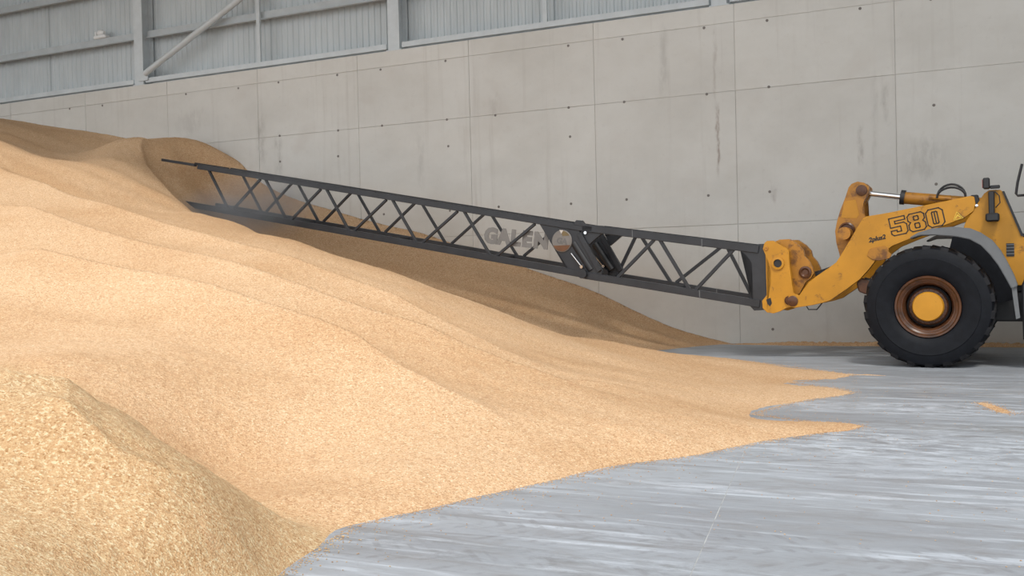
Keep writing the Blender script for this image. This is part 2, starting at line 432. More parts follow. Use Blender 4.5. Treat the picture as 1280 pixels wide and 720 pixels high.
# ------------------------------------------------------------------ the grain heap: surveyed heights (x, y, z) and a thin-plate surface through them
GRAIN_POINTS = [(-18.83, 14.56, 4.65), (-18.44, 14.74, 4.46), (-18.3, 15.13, 4.28), (-18.24, 15.6, 4.19), (-18.07, 16.0, 4.22), (-17.89, 16.31, 4.46), (-17.8, 16.57, 4.65), (-17.6, 16.99, 4.79), (-17.11, 17.77, 4.86), (-16.69, 18.4, 4.8), (-16.39, 18.75, 4.64), (-21.22, 13.48, 4.92), (-16.69, 10.56, 2.88), (-12.66, 7.98, 1.82), (-8.62, 5.41, 1.01), (-6.39, 4.01, 1.08), (-4.47, 2.79, 0.62), (-21.52, 16.65, 5.34), (-19.74, 16.9, 4.73), (-19.49, 17.89, 4.86), (-25.25, 16.06, 6.09), (-30.0, 19.13, 6.6), (-27.5, 19.13, 6.55), (-24.71, 19.13, 6.32), (-22.78, 19.13, 5.95), (-19.96, 19.13, 5.36), (-18.0, 19.13, 5.0), (-16.09, 19.13, 4.44), (-15.0, 19.13, 3.67), (-13.34, 19.13, 3.12), (-11.08, 19.13, 2.5), (-9.06, 19.13, 1.85), (-6.76, 19.13, 1.06), (-5.3, 19.13, 0.39), (-3.93, 19.13, 0.0), (-3.2, 19.13, -0.2), (-1.5, 19.13, -0.4), (-15.26, 11.76, 2.94), (-12.13, 9.32, 1.91), (-9.45, 7.23, 1.12), (-8.1, 6.19, 0.88), (-6.75, 5.16, 0.79), (-4.33, 3.29, 0.69), (-3.07, 2.32, 0.47), (-14.39, 12.71, 2.8), (-11.52, 10.15, 1.79), (-8.9, 7.81, 1.0), (-4.93, 5.43, 0.2), (-5.32, 5.36, 0.44), (-6.02, 5.49, 0.72), (-6.41, 5.31, 0.83), (-3.89, 4.91, 0.1), (-3.8, 3.31, 0.48), (-3.24, 3.34, 0.3), (-3.94, 3.69, 0.64), (-3.18, 3.7, 0.17), (-7.11, 7.19, 0.73), (-8.97, 9.1, 1.22), (-11.2, 11.39, 1.9), (-13.81, 14.07, 2.76), (-4.01, 5.51, 0.09), (-4.96, 6.84, 0.31), (-6.45, 8.92, 0.67), (-7.75, 10.75, 1.15), (-5.59, 6.56, 0.46), (-7.26, 8.55, 0.87), (-9.4, 11.11, 1.55), (-3.29, 6.06, 0.14), (-4.29, 7.92, 0.33), (-5.56, 10.31, 0.61), (-2.89, 7.23, 0.2), (-3.77, 9.47, 0.31), (-4.62, 11.62, 0.4), (-2.24, 7.75, 0.15), (-2.93, 10.18, 0.16), (-3.62, 12.61, 0.17), (-1.61, 8.64, 0.06), (-2.14, 11.53, 0.04), (-2.55, 13.76, 0.06), (-1.18, 9.05, 0.03), (-1.54, 11.8, 0.02), (-5.67, 4.33, 0.79), (-5.35, 4.37, 0.75), (-4.73, 4.32, 0.65), (-4.38, 4.26, 0.58), (-4.16, 4.19, 0.49), (-3.81, 4.18, 0.37), (-3.51, 4.43, 0.11), (-6.16, 4.72, 0.72), (-5.81, 4.83, 0.68), (-5.25, 4.81, 0.52), (-4.6, 4.66, 0.28), (-4.18, 4.63, 0.12), (-3.65, 4.66, 0.04), (-4.51, 15.72, 0.06), (-5.0, 15.28, 0.1), (-5.38, 14.67, 0.27), (-5.84, 14.03, 0.44), (-6.21, 13.64, 0.66), (-6.72, 13.41, 0.91), (-7.23, 13.19, 1.13), (-7.95, 13.19, 1.4), (-8.81, 13.36, 1.61), (-10.19, 13.61, 1.99), (-12.07, 14.3, 2.41), (-13.17, 14.8, 2.64), (-14.25, 15.3, 2.94), (-15.29, 15.82, 3.28), (-16.09, 16.23, 3.75), (-16.66, 16.53, 4.16), (-17.03, 16.81, 4.45), (-5.69, 15.52, 0.07), (-6.18, 14.86, 0.24), (-6.59, 14.46, 0.46), (-7.13, 14.22, 0.71), (-7.67, 13.98, 0.93), (-8.42, 13.97, 1.2), (-9.31, 14.12, 1.41), (-10.75, 14.35, 1.79), (-12.68, 15.02, 2.21), (-13.8, 15.5, 2.44), (-4.77, 16.65, -0.03), (-5.38, 16.49, 0.0), (-7.18, 16.62, 0.2), (-9.17, 16.86, 0.6), (-11.16, 17.0, 1.1), (-13.16, 17.14, 1.8), (-14.45, 17.23, 2.4), (-15.35, 16.64, 3.05), (-15.29, 17.49, 3.05), (-15.23, 18.28, 3.0), (-15.93, 16.88, 3.38), (-15.88, 17.63, 3.38), (-15.83, 18.33, 3.32), (-16.43, 16.86, 3.75), (-16.43, 17.57, 3.95), (-16.34, 18.21, 3.85), (-16.73, 16.89, 4.25), (-16.79, 17.54, 4.55), (-16.54, 18.23, 4.35), (-16.94, 18.12, 4.87), (-16.53, 18.63, 4.73), (-17.31, 17.45, 4.84), (-17.3, 19.13, 4.75), (-16.7, 19.13, 4.62), (-18.6, 19.13, 5.05), (-2.93, 3.15, 0.0), (-3.11, 3.89, 0.0), (-3.23, 4.42, 0.0), (-3.3, 4.84, 0.0), (-3.19, 5.12, 0.0), (-3.05, 5.38, 0.0), (-2.93, 5.72, 0.0), (-2.78, 6.03, 0.0), (-2.59, 6.47, 0.0), (-2.31, 7.1, 0.0), (-1.92, 7.56, 0.0), (-1.69, 8.0, 0.0), (-1.44, 8.47, 0.0), (-1.1, 8.91, 0.0), (-0.73, 9.43, 0.0), (-1.03, 9.59, 0.0), (-1.4, 9.59, 0.0), (-1.75, 9.6, 0.0), (-1.88, 9.89, 0.0), (-1.87, 10.25, 0.0), (-1.62, 10.82, 0.0), (-1.31, 11.38, 0.0), (-1.05, 11.88, 0.0), (-1.26, 12.23, 0.0), (-1.72, 12.46, 0.0), (-1.9, 12.68, 0.0), (-1.7, 13.09, 0.0), (-1.24, 13.78, 0.0), (-1.75, 14.32, 0.0), (-2.56, 15.13, 0.0), (-3.49, 16.01, 0.0), (-4.34, 16.65, 0.0), (-2.71, 3.14, -0.2), (-2.82, 3.99, -0.25), (-2.86, 4.85, -0.2), (-2.61, 5.42, -0.2), (-2.2, 6.4, -0.18), (-1.61, 7.32, -0.15), (-1.0, 8.13, -0.15), (-0.46, 9.41, -0.1), (-1.39, 10.03, -0.03), (-0.75, 12.03, -0.1), (-1.27, 12.82, -0.02), (-0.77, 14.08, -0.1), (-2.11, 15.34, -0.12), (-3.2, 16.59, -0.15), (0.08, 10.32, -0.3), (0.13, 15.02, -0.4), (-0.45, 7.11, -0.5), (-1.09, 4.9, -0.6)]

GP = np.array(GRAIN_POINTS)
def tps_fit(P, lam=1.2e-2):
    N = len(P); d = np.linalg.norm(P[:, None, :2] - P[None, :, :2], axis=2)
    K = np.where(d > 0, d*d*np.log(d + 1e-12), 0) + lam * np.eye(N)
    B = np.c_[np.ones(N), P[:, :2]]
    return np.linalg.solve(np.block([[K, B], [B.T, np.zeros((3, 3))]]), np.r_[P[:, 2], 0, 0, 0])
GS = tps_fit(GP)
def vnoise(x, y, seed):
    rs = np.random.RandomState(seed); T = rs.rand(256, 256)
    xi = np.floor(x).astype(int); yi = np.floor(y).astype(int); fx = x - xi; fy = y - yi
    fx = fx*fx*(3-2*fx); fy = fy*fy*(3-2*fy)
    g = lambda a, b: T[a % 256, b % 256]
    return (g(xi, yi)*(1-fx)+g(xi+1, yi)*fx)*(1-fy)+(g(xi, yi+1)*(1-fx)+g(xi+1, yi+1)*fx)*fy - 0.5
def seg_dist(x, y, line):
    """signed distance to a polyline and the fraction along it"""
    best = np.full(x.shape, 1e9); sd = np.zeros(x.shape); fr = np.zeros(x.shape)
    n = len(line) - 1
    for k in range(n):
        ax, ay = line[k]; bx, by = line[k+1]; dx, dy = bx-ax, by-ay; L2 = dx*dx+dy*dy
        tt = np.clip(((x-ax)*dx+(y-ay)*dy)/L2, 0, 1)
        ex, ey = x-(ax+tt*dx), y-(ay+tt*dy); d = np.hypot(ex, ey)
        m = d < best
        best = np.where(m, d, best); sd = np.where(m, np.sign(dx*ey-dy*ex)*d, sd); fr = np.where(m, (k+tt)/n, fr)
    return best, sd, fr
BERM = [(-15.91, 16.1), (-15.29, 15.82), (-14.25, 15.3), (-13.17, 14.8), (-12.07, 14.3), (-10.19, 13.61), (-8.81, 13.36), (-7.95, 13.19), (-7.23, 13.19), (-6.72, 13.41), (-6.21, 13.64), (-5.84, 14.03), (-5.38, 14.67), (-5.0, 15.28), (-4.51, 15.72), (-3.82, 16.26)]
# flow ridges left by the push boom: polyline, height, width on the near side, width on the far side
RIDGES = [
    (BERM, .12, 1.6, .22),
    ([(-6.15, 4.23), (-5.67, 4.33), (-5.35, 4.37), (-4.73, 4.32), (-4.38, 4.26), (-4.16, 4.19), (-3.81, 4.18), (-3.51, 4.43), (-3.39, 4.64), (-3.27, 4.97)], .09, .55, .07),
    ([(-17.22, 17.61), (-17.28, 17.19), (-17.03, 16.81), (-16.55, 16.47), (-15.91, 16.1), (-15.29, 15.82), (-14.25, 15.3)], .22, .7, .12),
    ([(-16.82, 11.34), (-13.9, 10.67), (-12.49, 10.34), (-11.08, 10.04), (-9.67, 9.77), (-8.26, 9.53), (-6.85, 9.31), (-5.44, 9.12), (-4.03, 8.95), (-2.83, 8.81)], .44, 1.3, .30),
    ([(-13.86, 8.41), (-10.87, 8.34), (-9.93, 8.32), (-8.99, 8.26), (-8.05, 8.16), (-7.11, 8.03), (-6.17, 7.86), (-5.23, 7.65), (-4.29, 7.4), (-3.13, 7.09)], .44, 1.2, .28),
    ([(-18.98, 13.31), (-16.05, 12.66), (-14.5, 12.32), (-12.96, 11.99), (-11.42, 11.66), (-9.88, 11.34), (-8.34, 11.02), (-6.8, 10.7), (-5.25, 10.39), (-4.08, 10.16)], .42, 1.3, .32),
    ([(-3.83, 9.39), (-3.3, 9.65), (-2.65, 10.13), (-1.94, 10.19)], .05, .35, .12),
    ([(-5.3, 3.7), (-4.81, 3.75), (-4.65, 3.85), (-4.48, 4.05)], .08, .35, .08),
    ([(-4.49, 3.61), (-4.15, 3.57), (-3.76, 3.51), (-3.52, 3.63), (-3.47, 4.24)], .10, .35, .12)]
def grain_height(x, y):
    q = np.c_[x.ravel(), y.ravel()]; out = np.zeros(len(q))
    for i in range(len(GP)):
        d2 = ((q - GP[i, :2])**2).sum(1); out += GS[i]*.5*d2*np.log(d2 + 1e-20)
    N = len(GP); out += GS[N] + GS[N+1]*q[:, 0] + GS[N+2]*q[:, 1]
    z = out.reshape(x.shape)
    up = np.clip(z / 0.25, 0, 1)
    for line, a, wn, wf in RIDGES:
        b, sd, fr = seg_dist(x, y, line)
        w = np.where(sd < 0, wn, wf)
        z = z + up * a * np.exp(-b / w) * np.clip(np.minimum(fr, 1-fr)*5, 0, 1)
    z = z + up * (0.05*vnoise(x*.6+y*.2, y*.9, 1) + 0.05*vnoise(x*.5, y*2.6, 2)) + np.clip(z/.1, .45, 1) * (0.010*vnoise(x*5, y*7, 3) + 0.010*vnoise(x*14, y*14, 4) + 0.006*vnoise(x*37, y*37, 5))
    return z
NA, NR = 820, 560
ang = np.radians(np.linspace(-67, 6, NA))
rad = 3.0 * (36/3.0) ** np.linspace(0, 1, NR)
AA, RR = np.meshgrid(ang, rad, indexing='ij')
GX = RR*np.sin(AA); GYy = RR*np.cos(AA)
over = GYy > WY + .05
k_ = np.where(over, (WY + .05)/np.maximum(GYy, .01), 1.0)
GZ = np.full(GX.shape, -1.0)
GZ = grain_height(np.clip(GX, -34, 3), np.minimum(GYy, WY - .012))
keep = (GZ > -0.04) & (GYy < WY + .25) & (GX > -34)
fmask = keep[:-1, :-1] & keep[1:, :-1] & keep[:-1, 1:] & keep[1:, 1:]
idx = np.arange(NA*NR).reshape(NA, NR)
quads = np.stack([idx[:-1, :-1], idx[1:, :-1], idx[1:, 1:], idx[:-1, 1:]], -1)[fmask]
used = np.unique(quads); remap = -np.ones(NA*NR, int); remap[used] = np.arange(len(used))
quads = remap[quads]
co = np.stack([GX, np.minimum(GYy, WY - .012), GZ], -1).reshape(-1, 3)[used]
me = bpy.data.meshes.new('grain_heap')
me.vertices.add(len(co)); me.vertices.foreach_set('co', co.astype(np.float32).ravel())
me.loops.add(quads.size); me.loops.foreach_set('vertex_index', quads.astype(np.int32).ravel())
me.polygons.add(len(quads)); me.polygons.foreach_set('loop_start', np.arange(0, quads.size, 4, dtype=np.int32))
me.update(calc_edges=True); me.validate()
me.polygons.foreach_set('use_smooth', np.ones(len(quads), bool))
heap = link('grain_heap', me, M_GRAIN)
# ridge line normals must face up
if me.polygons[0].normal.z < 0: me.flip_normals()
tag(heap, 'huge heap of loose golden grain pushed up against the concrete wall', 'grain', kind='stuff')

# ------------------------------------------------------------------ more materials
def worn_paint(name, col, rust=(0.13, 0.055, 0.022), lo=0.57, hi=0.72, rough=0.42, amt=0.85, dirt=0.25):
    t = NT(name)
    p = t.pos(kind='obj')
    n1 = t.noise(p, 5.5, 7, 0.7, 0.3); n2 = t.noise(p, 1.6, 4, 0.6)
    base = t.ramp(n2, [(0.3, tuple(c*(1-dirt) for c in col)), (0.65, col)])
    c = t.mix(t.rng(n1, lo, hi, 0, amt), base, rust)
    return t.set(c, rough, bump=n1, bstr=0.08, bdist=0.01, spec=0.4)
M_YEL = worn_paint('yellow_machine_paint', (0.56, 0.255, 0.018))
M_YELR = worn_paint('rusty_yellow_paint', (0.47, 0.205, 0.025), lo=0.48, hi=0.64)
M_RUST = worn_paint('rust', (0.115, 0.045, 0.019), (0.035, 0.018, 0.012), 0.42, 0.65, 0.32, 0.8)
M_BLK = simple('charcoal_boom_paint', (0.025, 0.027, 0.032), 0.4, 0.0, 0.25, 4)
M_BLK2 = simple('black_steel', (0.016, 0.016, 0.018), 0.45, 0, 0.2, 6)
M_RUB = simple('tyre_rubber', (0.007, 0.008, 0.011), 0.6, 0, 0.25, 10, spec=0.18)
M_LUG = simple('dusty_tread_rubber', (0.013, 0.013, 0.015), 0.75, 0, 0.4, 9, spec=0.25)
M_FEN = simple('grey_plastic_fender', (0.13, 0.135, 0.14), 0.5, 0, 0.08, 5)
M_CHR = simple('chrome_rod', (0.75, 0.76, 0.78), 0.12, 1.0, 0.02)
M_INK = simple('black_decal', (0.02, 0.014, 0.01), 0.5, 0, 0.1)
M_LTR = simple('weathered_grey_sign', (0.19, 0.18, 0.17), 0.6, 0, 0.1)
M_RED = simple('red_lens', (0.35, 0.03, 0.03), 0.25)
M_GLASS = NT('cab_glass'); M_GLASS.b.inputs['Transmission Weight'].default_value = 0.9; M_GLASS = M_GLASS.set((0.55, 0.62, 0.62), 0.05)

LO = (-0.18, 16.33, 0.0); LRZ = R_(176)

# ------------------------------------------------------------------ the wheel loader.  local axes: x ahead, y to the near side, z up
ld = empty('wheel_loader', LO, LRZ)
tag(ld, 'yellow wheel loader with a large black tyre holding the push boom', 'loader')

def tyre_profile(yc):
    return [(0.43, yc+.26), (0.47, yc+.305), (0.56, yc+.335), (0.66, yc+.34), (0.69, yc+.345), (0.70, yc+.335), (0.77, yc+.325), (0.825, yc+.30), (0.848, yc+.26),
            (0.858, yc+.1), (0.860, yc), (0.858, yc-.1), (0.848, yc-.26), (0.825, yc-.30), (0.77, yc-.325), (0.66, yc-.34), (0.56, yc-.335), (0.47, yc-.305), (0.43, yc-.26)]
# one tread bar, running from the shoulder to the middle of the tread
def lug_mesh():
    mb = MB()
    pts_out = [(-.055, .306, .815), (.055, .306, .815), (.06, .275, .874), (-.06, .275, .874)]
    pts_in = [(.13, -.02, .83), (.22, -.02, .83), (.20, -.02, .873), (.14, -.02, .873)]
    mb.poly(pts_out + pts_in, [(0,1,2,3),(7,6,5,4),(0,4,5,1),(1,5,6,2),(2,6,7,3),(3,7,4,0)])
    return mb.mesh('tread_lug', 0.008)
LUG = lug_mesh(); LUG.materials.append(M_LUG)
def wheel(ax, yc, side):
    ty = MB().lathe(tyre_profile(yc), ax, 0.875, 64, closed=True).build('tyre', M_RUB, ld, smooth=True)
    for s_ in (1, -1):
        for k in range(22):
            a = 2*math.pi*(k + (0.5 if s_ < 0 else 0))/22
            o = bpy.data.objects.new('tread_lug', LUG); COL.objects.link(o); o.parent = ty
            o.matrix_local = Matrix.Translation((ax, yc, 0.875)) @ Matrix.Rotation(a, 4, 'Y') @ Matrix.Diagonal((1, s_, 1, 1))
    s = side
    rim = MB().lathe([(0.425, yc+s*.27), (0.445, yc+s*.29), (0.438, yc+s*.305), (0.415, yc+s*.30), (0.395, yc+s*.27), (0.385, yc+s*.25), (0.345, yc+s*.235), (0.325, yc+s*.20), (0.315, yc+s*.10), (0.30, yc+s*.05),
                      (0.0, yc+s*.05), ], ax, 0.875, 48).build('wheel_rim', M_RUST, ld, smooth=True)
    MB().lathe([(0.40, yc+s*.262), (0.398, yc+s*.275), (0.37, yc+s*.262), (0.36, yc+s*.25)], ax, 0.875, 48).build('lock_ring', M_RUST, rim, smooth=True)
    hub = MB().lathe([(0.215, yc+s*.10), (0.212, yc+s*.235), (0.198, yc+s*.255), (0.0, yc+s*.26)], ax, 0.875, 40).build('wheel_hub', M_YEL, ld, smooth=True)
    MB().lathe([(0.275, yc+s*.05), (0.268, yc+s*.14), (0.25, yc+s*.16), (0.212, yc+s*.165)], ax, 0.875, 40).build('hub_flange', M_RUST, hub, smooth=True)
    mb = MB()
    mb.lathe([(0.30, yc+s*.055), (0.295, yc+s*.10), (0.268, yc+s*.115), (0.262, yc+s*.06)], ax, 0.875, 40)
    mb.build('hub_seal_ring', M_BLK2, hub, smooth=True)
    bolt = MB().lathe([(0.0, s*.20), (0.011, s*.20), (0.013, s*.165)], 0, 0, 6).mesh('wheel_nut')
    for k in range(20):
        a = 2*math.pi*k/20
        o = link('wheel_nut', bolt, M_RUST, hub); o.location = (ax + .243*math.cos(a), yc - s*.01, .875 + .243*math.sin(a))
for ax in (0.0, -3.75):
    wheel(ax, 1.085, 1); wheel(ax, -1.085, -1)
for ax in (0.0, -3.75):
    mb = MB(); mb.tube([(ax, -.9, .875), (ax, -.45, .875), (ax, -.3, .875), (ax, .3, .875), (ax, .45, .875), (ax, .9, .875)], [.17, .17, .28, .28, .17, .17], 20)
    mb.build('axle', M_YELR, ld, smooth=True)

# fenders
fo = [(0.22, 1.875), (0.10, 1.945), (-.08, 1.995), (-.34, 2.005), (-.57, 1.975), (-.70, 1.91), (-.84, 1.80), (-.94, 1.66), (-1.02, 1.50), (-1.10, 1.32), (-1.15, 1.16)]
fi = [(-1.07, 1.12), (-1.0, 1.27), (-.91, 1.45), (-.81, 1.60), (-.70, 1.73), (-.56, 1.82), (-.39, 1.865), (-.10, 1.90), (0.08, 1.90), (0.22, 1.855)]
for s in (1, -1):
    f = MB().plate(fo + fi, s*1.06, s*1.41).build('fender', M_FEN, ld, bevel=0.012, seg=2)
    MB().plate([(-.30, 1.90), (-.45, 1.93), (-.60, 1.88), (-.80, 1.76), (-.93, 1.55), (-1.06, 1.25), (-1.10, .95), (-.9, .9), (-.35, 1.2), (-.25, 1.7)], s*.62, s*.68).build('fender_liner', M_RUB, f)
    MB().plate([(-1.07, 1.14), (-1.13, 1.15), (-1.17, .72), (-1.12, .70)], s*.80, s*1.36).build('mud_flap', M_FEN if s > 0 else M_BLK2, f)

# front frame with the boom tower
tower = [(-0.38, 1.05), (-0.42, 1.95), (-0.47, 2.10), (-0.72, 2.50), (-0.78, 2.545), (-0.93, 2.545), (-0.98, 2.50), (-1.20, 1.87), (-1.24, 1.82), (-1.52, 1.80), (-1.52, 1.16), (-1.0, 1.14), (-.5, 1.05)]
for s in (1, -1):
    tw = MB().plate(tower, s*.50, s*.58).build('tower_plate', M_YEL, ld, bevel=0.008)
    if s > 0:
        MB().plate([(-.955, 2.52), (-.985, 2.52), (-1.225, 1.86), (-1.19, 1.86)], .575, .60).build('edge_seal', M_BLK2, tw)
        MB().box((-1.10, .578, 1.57), (-1.00, .588, 1.76)).build('vent_opening', M_BLK2, tw)
        for k in range(4): MB().box((-1.10, .586, 1.60 + k*.045), (-1.00, .594, 1.615 + k*.045)).build('vent_slat', M_FEN, tw)
        for q in ((-.62, 2.33), (-.80, 2.30)):
            MB().lathe([(0, .60), (.02, .598), (.025, .578)], q[0], q[1], 10).build('bolt', M_CHR, tw)
MB().box((-1.50, -.50, .62), (.35, .50, 1.05)).build('front_frame', M_BLK2, ld, bevel=0.02)
MB().box((-1.30, -.50, 1.05), (-.50, .50, 1.9)).build('frame_bulkhead', M_BLK2, ld, bevel=0.02)
MB().box((-1.9, -.35, .55), (-1.4, .35, 1.35)).build('articulation_joint', M_BLK2, ld, bevel=0.03)

# lift arms
arm = [(2.16, .95), (2.12, 1.03), (2.03, 1.06), (1.96, 1.03), (1.81, 1.24), (1.67, 1.345), (1.50, 1.46), (1.38, 1.545), (1.28, 1.70), (1.17, 1.885), (1.05, 2.09), (0.97, 2.215), (0.92, 2.245), (0.6, 2.285), (0.0, 2.385), (-.54, 2.475),
       (-.59, 2.46), (-.605, 2.36), (-.58, 2.25), (-.45, 2.155), (.04, 1.975), (.30, 1.885), (.55, 1.775), (.75, 1.62), (.90, 1.42), (1.03, 1.275), (1.22, 1.13), (1.48, .95), (1.62, .905), (1.76, .875), (2.03, .835), (2.12, .86)]
arms = []
for s in (1, -1):
    a = MB().plate(arm, s*.50, s*.60).build('lift_arm', M_YEL, ld, bevel=0.01)
    arms.append(a)
    for (x, z, r) in ((2.06, .945, .085), (1.27, 2.06, .0), (-.50, 2.33, .0), (.72, 1.66, .0)):
        if r:
            MB().lathe([(r, s*.59), (r, s*.615), (r*.8, s*.625), (0, s*.627)], x, z, 20).build('pin_boss', M_RUST, a, smooth=True)
# worn weld band and rusty patch of the lift cylinder mount
MB().plate([(.74 + .15*math.cos(k*.4488 + .2)*(1.25 if k % 3 else .95), 1.665 + .11*math.sin(k*.4488 + .2)*(1.0 if k % 4 else 1.2) - .0) for k in range(14)], .598, .612).build('cylinder_mount', M_YELR, arms[0], bevel=.006)
MB().plate([(1.10, 1.22), (1.02, 1.30), (.90, 1.24), (.86, 1.12), (.95, 1.03), (1.07, 1.08)], .30, .50).build('lift_cylinder_eye', M_RUST, ld, bevel=.02)
for s in (1, -1):
    MB().tube([(1.0, s*.40, 1.22), (-.1, s*.40, .98)], .085, 16).build('lift_cylinder', M_BLK2, ld, smooth=True)
MB().tube([(1.27, -.5, 2.0), (1.27, .5, 2.0)], .10, 18).build('cross_tube', M_YELR, ld, smooth=True)
MB().tube([(2.06, -.52, .945), (2.06, .52, .945)], .065, 14).build('coupler_pin', M_RUST, ld, smooth=True)

# tilt lever in the middle, its cylinder, rod and hoses
lever = [(1.235, 2.74), (1.19, 2.795), (1.10, 2.825), (1.00, 2.80), (.93, 2.73), (.925, 2.65), (.965, 2.58), (1.01, 2.50), (1.04, 2.40), (1.03, 2.30), (.98, 2.24), (1.05, 2.0), (1.13, 1.80), (1.16, 1.55), (1.22, 1.42), (1.34, 1.42), (1.37, 1.55), (1.40, 1.70), (1.44, 1.86), (1.455, 2.05), (1.42, 2.22), (1.37, 2.38), (1.29, 2.58)]
lv = MB().plate(lever, .06, .20).build('tilt_lever', M_YELR, ld, bevel=.02, seg=2)
MB().plate(lever, -.20, -.06).build('lever_cheek', M_YELR, lv, bevel=.02, seg=2)
MB().lathe([(.125, .19), (.125, .235), (.10, .25), (.09, .225), (.05, .225), (.045, .245), (0, .245)], 1.27, 2.06, 24).build('lever_pivot', M_RUST, lv, smooth=True)
MB().lathe([(.09, .19), (.085, .225), (.05, .235), (0, .235)], 1.04, 2.68, 20).build('lever_top_pin', M_RUST, lv, smooth=True)
MB().plate([(1.30, 2.52), (1.13, 2.54), (1.08, 2.30), (1.12, 2.24), (1.36, 2.26)], .198, .203).build('pressed_recess', M_YEL, lv, bevel=.003)
MB().tube([(1.28, 0, 1.50), (1.80, 0, 1.34)], .07, 14).build('tilt_link', M_BLK2, ld, smooth=True)
cy = MB().tube([(.48, 0, 2.545), (.44, 0, 2.54), (.44, 0, 2.54), (-.80, 0, 2.36)], [.105, .105, .095, .095], 20).build('tilt_cylinder', M_YELR, ld, smooth=True)
MB().tube([(1.04, 0, 2.655), (.46, 0, 2.55)], .043, 16).build('piston_rod', M_CHR, cy, smooth=True)
MB().tube([(.485, 0, 2.553), (.42, 0, 2.541)], .115, 20).build('gland_nut', M_BLK2, cy, smooth=True)
mb = MB(); mb.tube([(.06, .10, 2.52), (-.25, .10, 2.475)], .04, 10); mb.build('feed_pipe', M_YELR, cy, smooth=True)
for k, (dv, dh) in enumerate(((.10, 0), (.14, -.05))):
    pts = []
    for q in range(13):
        a = math.pi*(1 - q/12)
        pts.append((-.25 - .20*math.cos(a)*-1 if False else -.25 - .20*math.cos(math.pi - a)*-1, dv, 2.50 + (.20 + dh)*math.sin(a)))
    MB().tube(pts, .017, 8).build('hydraulic_hose', M_BLK2, ld, smooth=True)

# quick coupler
cp_ = [(2.50, 1.895), (2.46, 1.925), (2.36, 1.925), (2.30, 1.88), (2.15, 1.79), (2.115, 1.75), (2.11, 1.54), (2.075, 1.20), (2.055, 1.08), (2.0, 1.0), (1.99, .92), (2.03, .86), (2.17, .835), (2.28, .775), (2.38, .745), (2.48, .76), (2.55, .83), (2.56, .95), (2.50, 1.02), (2.435, 1.12), (2.40, 1.26), (2.40, 1.42), (2.44, 1.58), (2.49, 1.70), (2.53, 1.80)]
first = None
for s in (1, -1):
    c = MB().plate(cp_, s*.48, s*.56).build('coupler_plate', M_YEL, ld, bevel=.01)
    MB().lathe([(.066, s*.55), (.102, s*.555), (.102, s*.59), (.068, s*.595), (.064, s*.55), (0, s*.55)], 2.29, 1.555, 24).build('coupler_eye', M_YEL, c, smooth=True)
    MB().lathe([(.064, s*.553), (.064, s*.57), (0, s*.57)], 2.29, 1.555, 24).build('eye_hole', M_BLK2, c)
    MB().lathe([(.04, s*.555), (.035, s*.57), (.015, s*.572), (0, s*.56)], 2.475, 1.80, 14).build('pin_end', M_YELR, c, smooth=True)
    MB().plate([(2.49, .97), (2.42, 1.0), (2.40, .91), (2.43, .86), (2.47, .90)], s*.555, s*.566).build('latch_hole', M_BLK2, c)
    MB().lathe([(.075, s*.55), (.075, s*.58), (.05, s*.60), (0, s*.60)], 2.12, .955, 20).build('pin_cap', M_RUST, c, smooth=True).scale = (1, 1, 1)
inner = [(2.42, 1.90), (2.30, 1.945), (2.14, 1.945), (2.02, 1.86), (1.93, 1.76), (1.91, 1.66), (1.84, 1.58), (1.79, 1.47), (1.77, 1.38), (1.82, 1.30), (1.90, 1.24), (2.00, 1.06), (2.1, 1.0), (2.35, 1.1), (2.38, 1.5)]
for s in (1, -1):
    c = MB().plate(inner, s*.26, s*.36).build('tilt_bracket', M_YELR, ld, bevel=.015)
    MB().lathe([(.10, s*.35), (.10, s*.39), (.07, s*.40), (.045, s*.38), (0, s*.38)], 1.90, 1.40, 20).build('bracket_pin', M_RUST, c, smooth=True)
MB().tube([(2.30, -.5, 1.56), (2.30, .5, 1.56)], .12, 18).build('coupler_cross_tube', M_YELR, ld, smooth=True)
MB().box((2.12, -.5, 1.0), (2.36, .5, 1.25)).build('coupler_beam', M_YELR, ld, bevel=.02)
MB().tube([(1.93, .40, .93), (1.85, .42, .80), (1.72, .42, .80), (1.62, .45, .92)], .010, 8).build('grease_hose', M_BLK2, ld, smooth=True)

# lamps on the tower
wl_ = MB().box((-.86, .60, 2.10), (-.78, .74, 2.52)).build('lamp_bracket', M_BLK2, ld, bevel=.012)
MB().box((-.92, .62, 2.08), (-.74, .80, 2.20)).build('turn_signal', M_BLK2, ld, bevel=.02)
hl = MB().box((-.80, .56, 2.56), (-.71, .72, 2.72)).build('work_lamp', M_BLK2, ld, bevel=.015)
MB().box((-.705, .58, 2.58), (-.70, .70, 2.70)).build('lamp_lens', M_RED, hl)
MB().box((-.93, .60, 2.56), (-.80, .66, 2.61)).build('lamp_clamp', M_BLK2, ld, bevel=.01)
MB().tube([(-.86, .68, 2.52), (-.92, .70, 2.45), (-.93, .70, 2.35), (-.87, .69, 2.28)], .008, 8).build('lamp_cable', M_BLK2, ld, smooth=True)
MB().plate([(-.54, 2.49), (-.64, 2.49), (-.67, 2.36), (-.60, 2.30), (-.55, 2.36)], .50, .565).build('pivot_cover', M_BLK2, ld, bevel=.01)

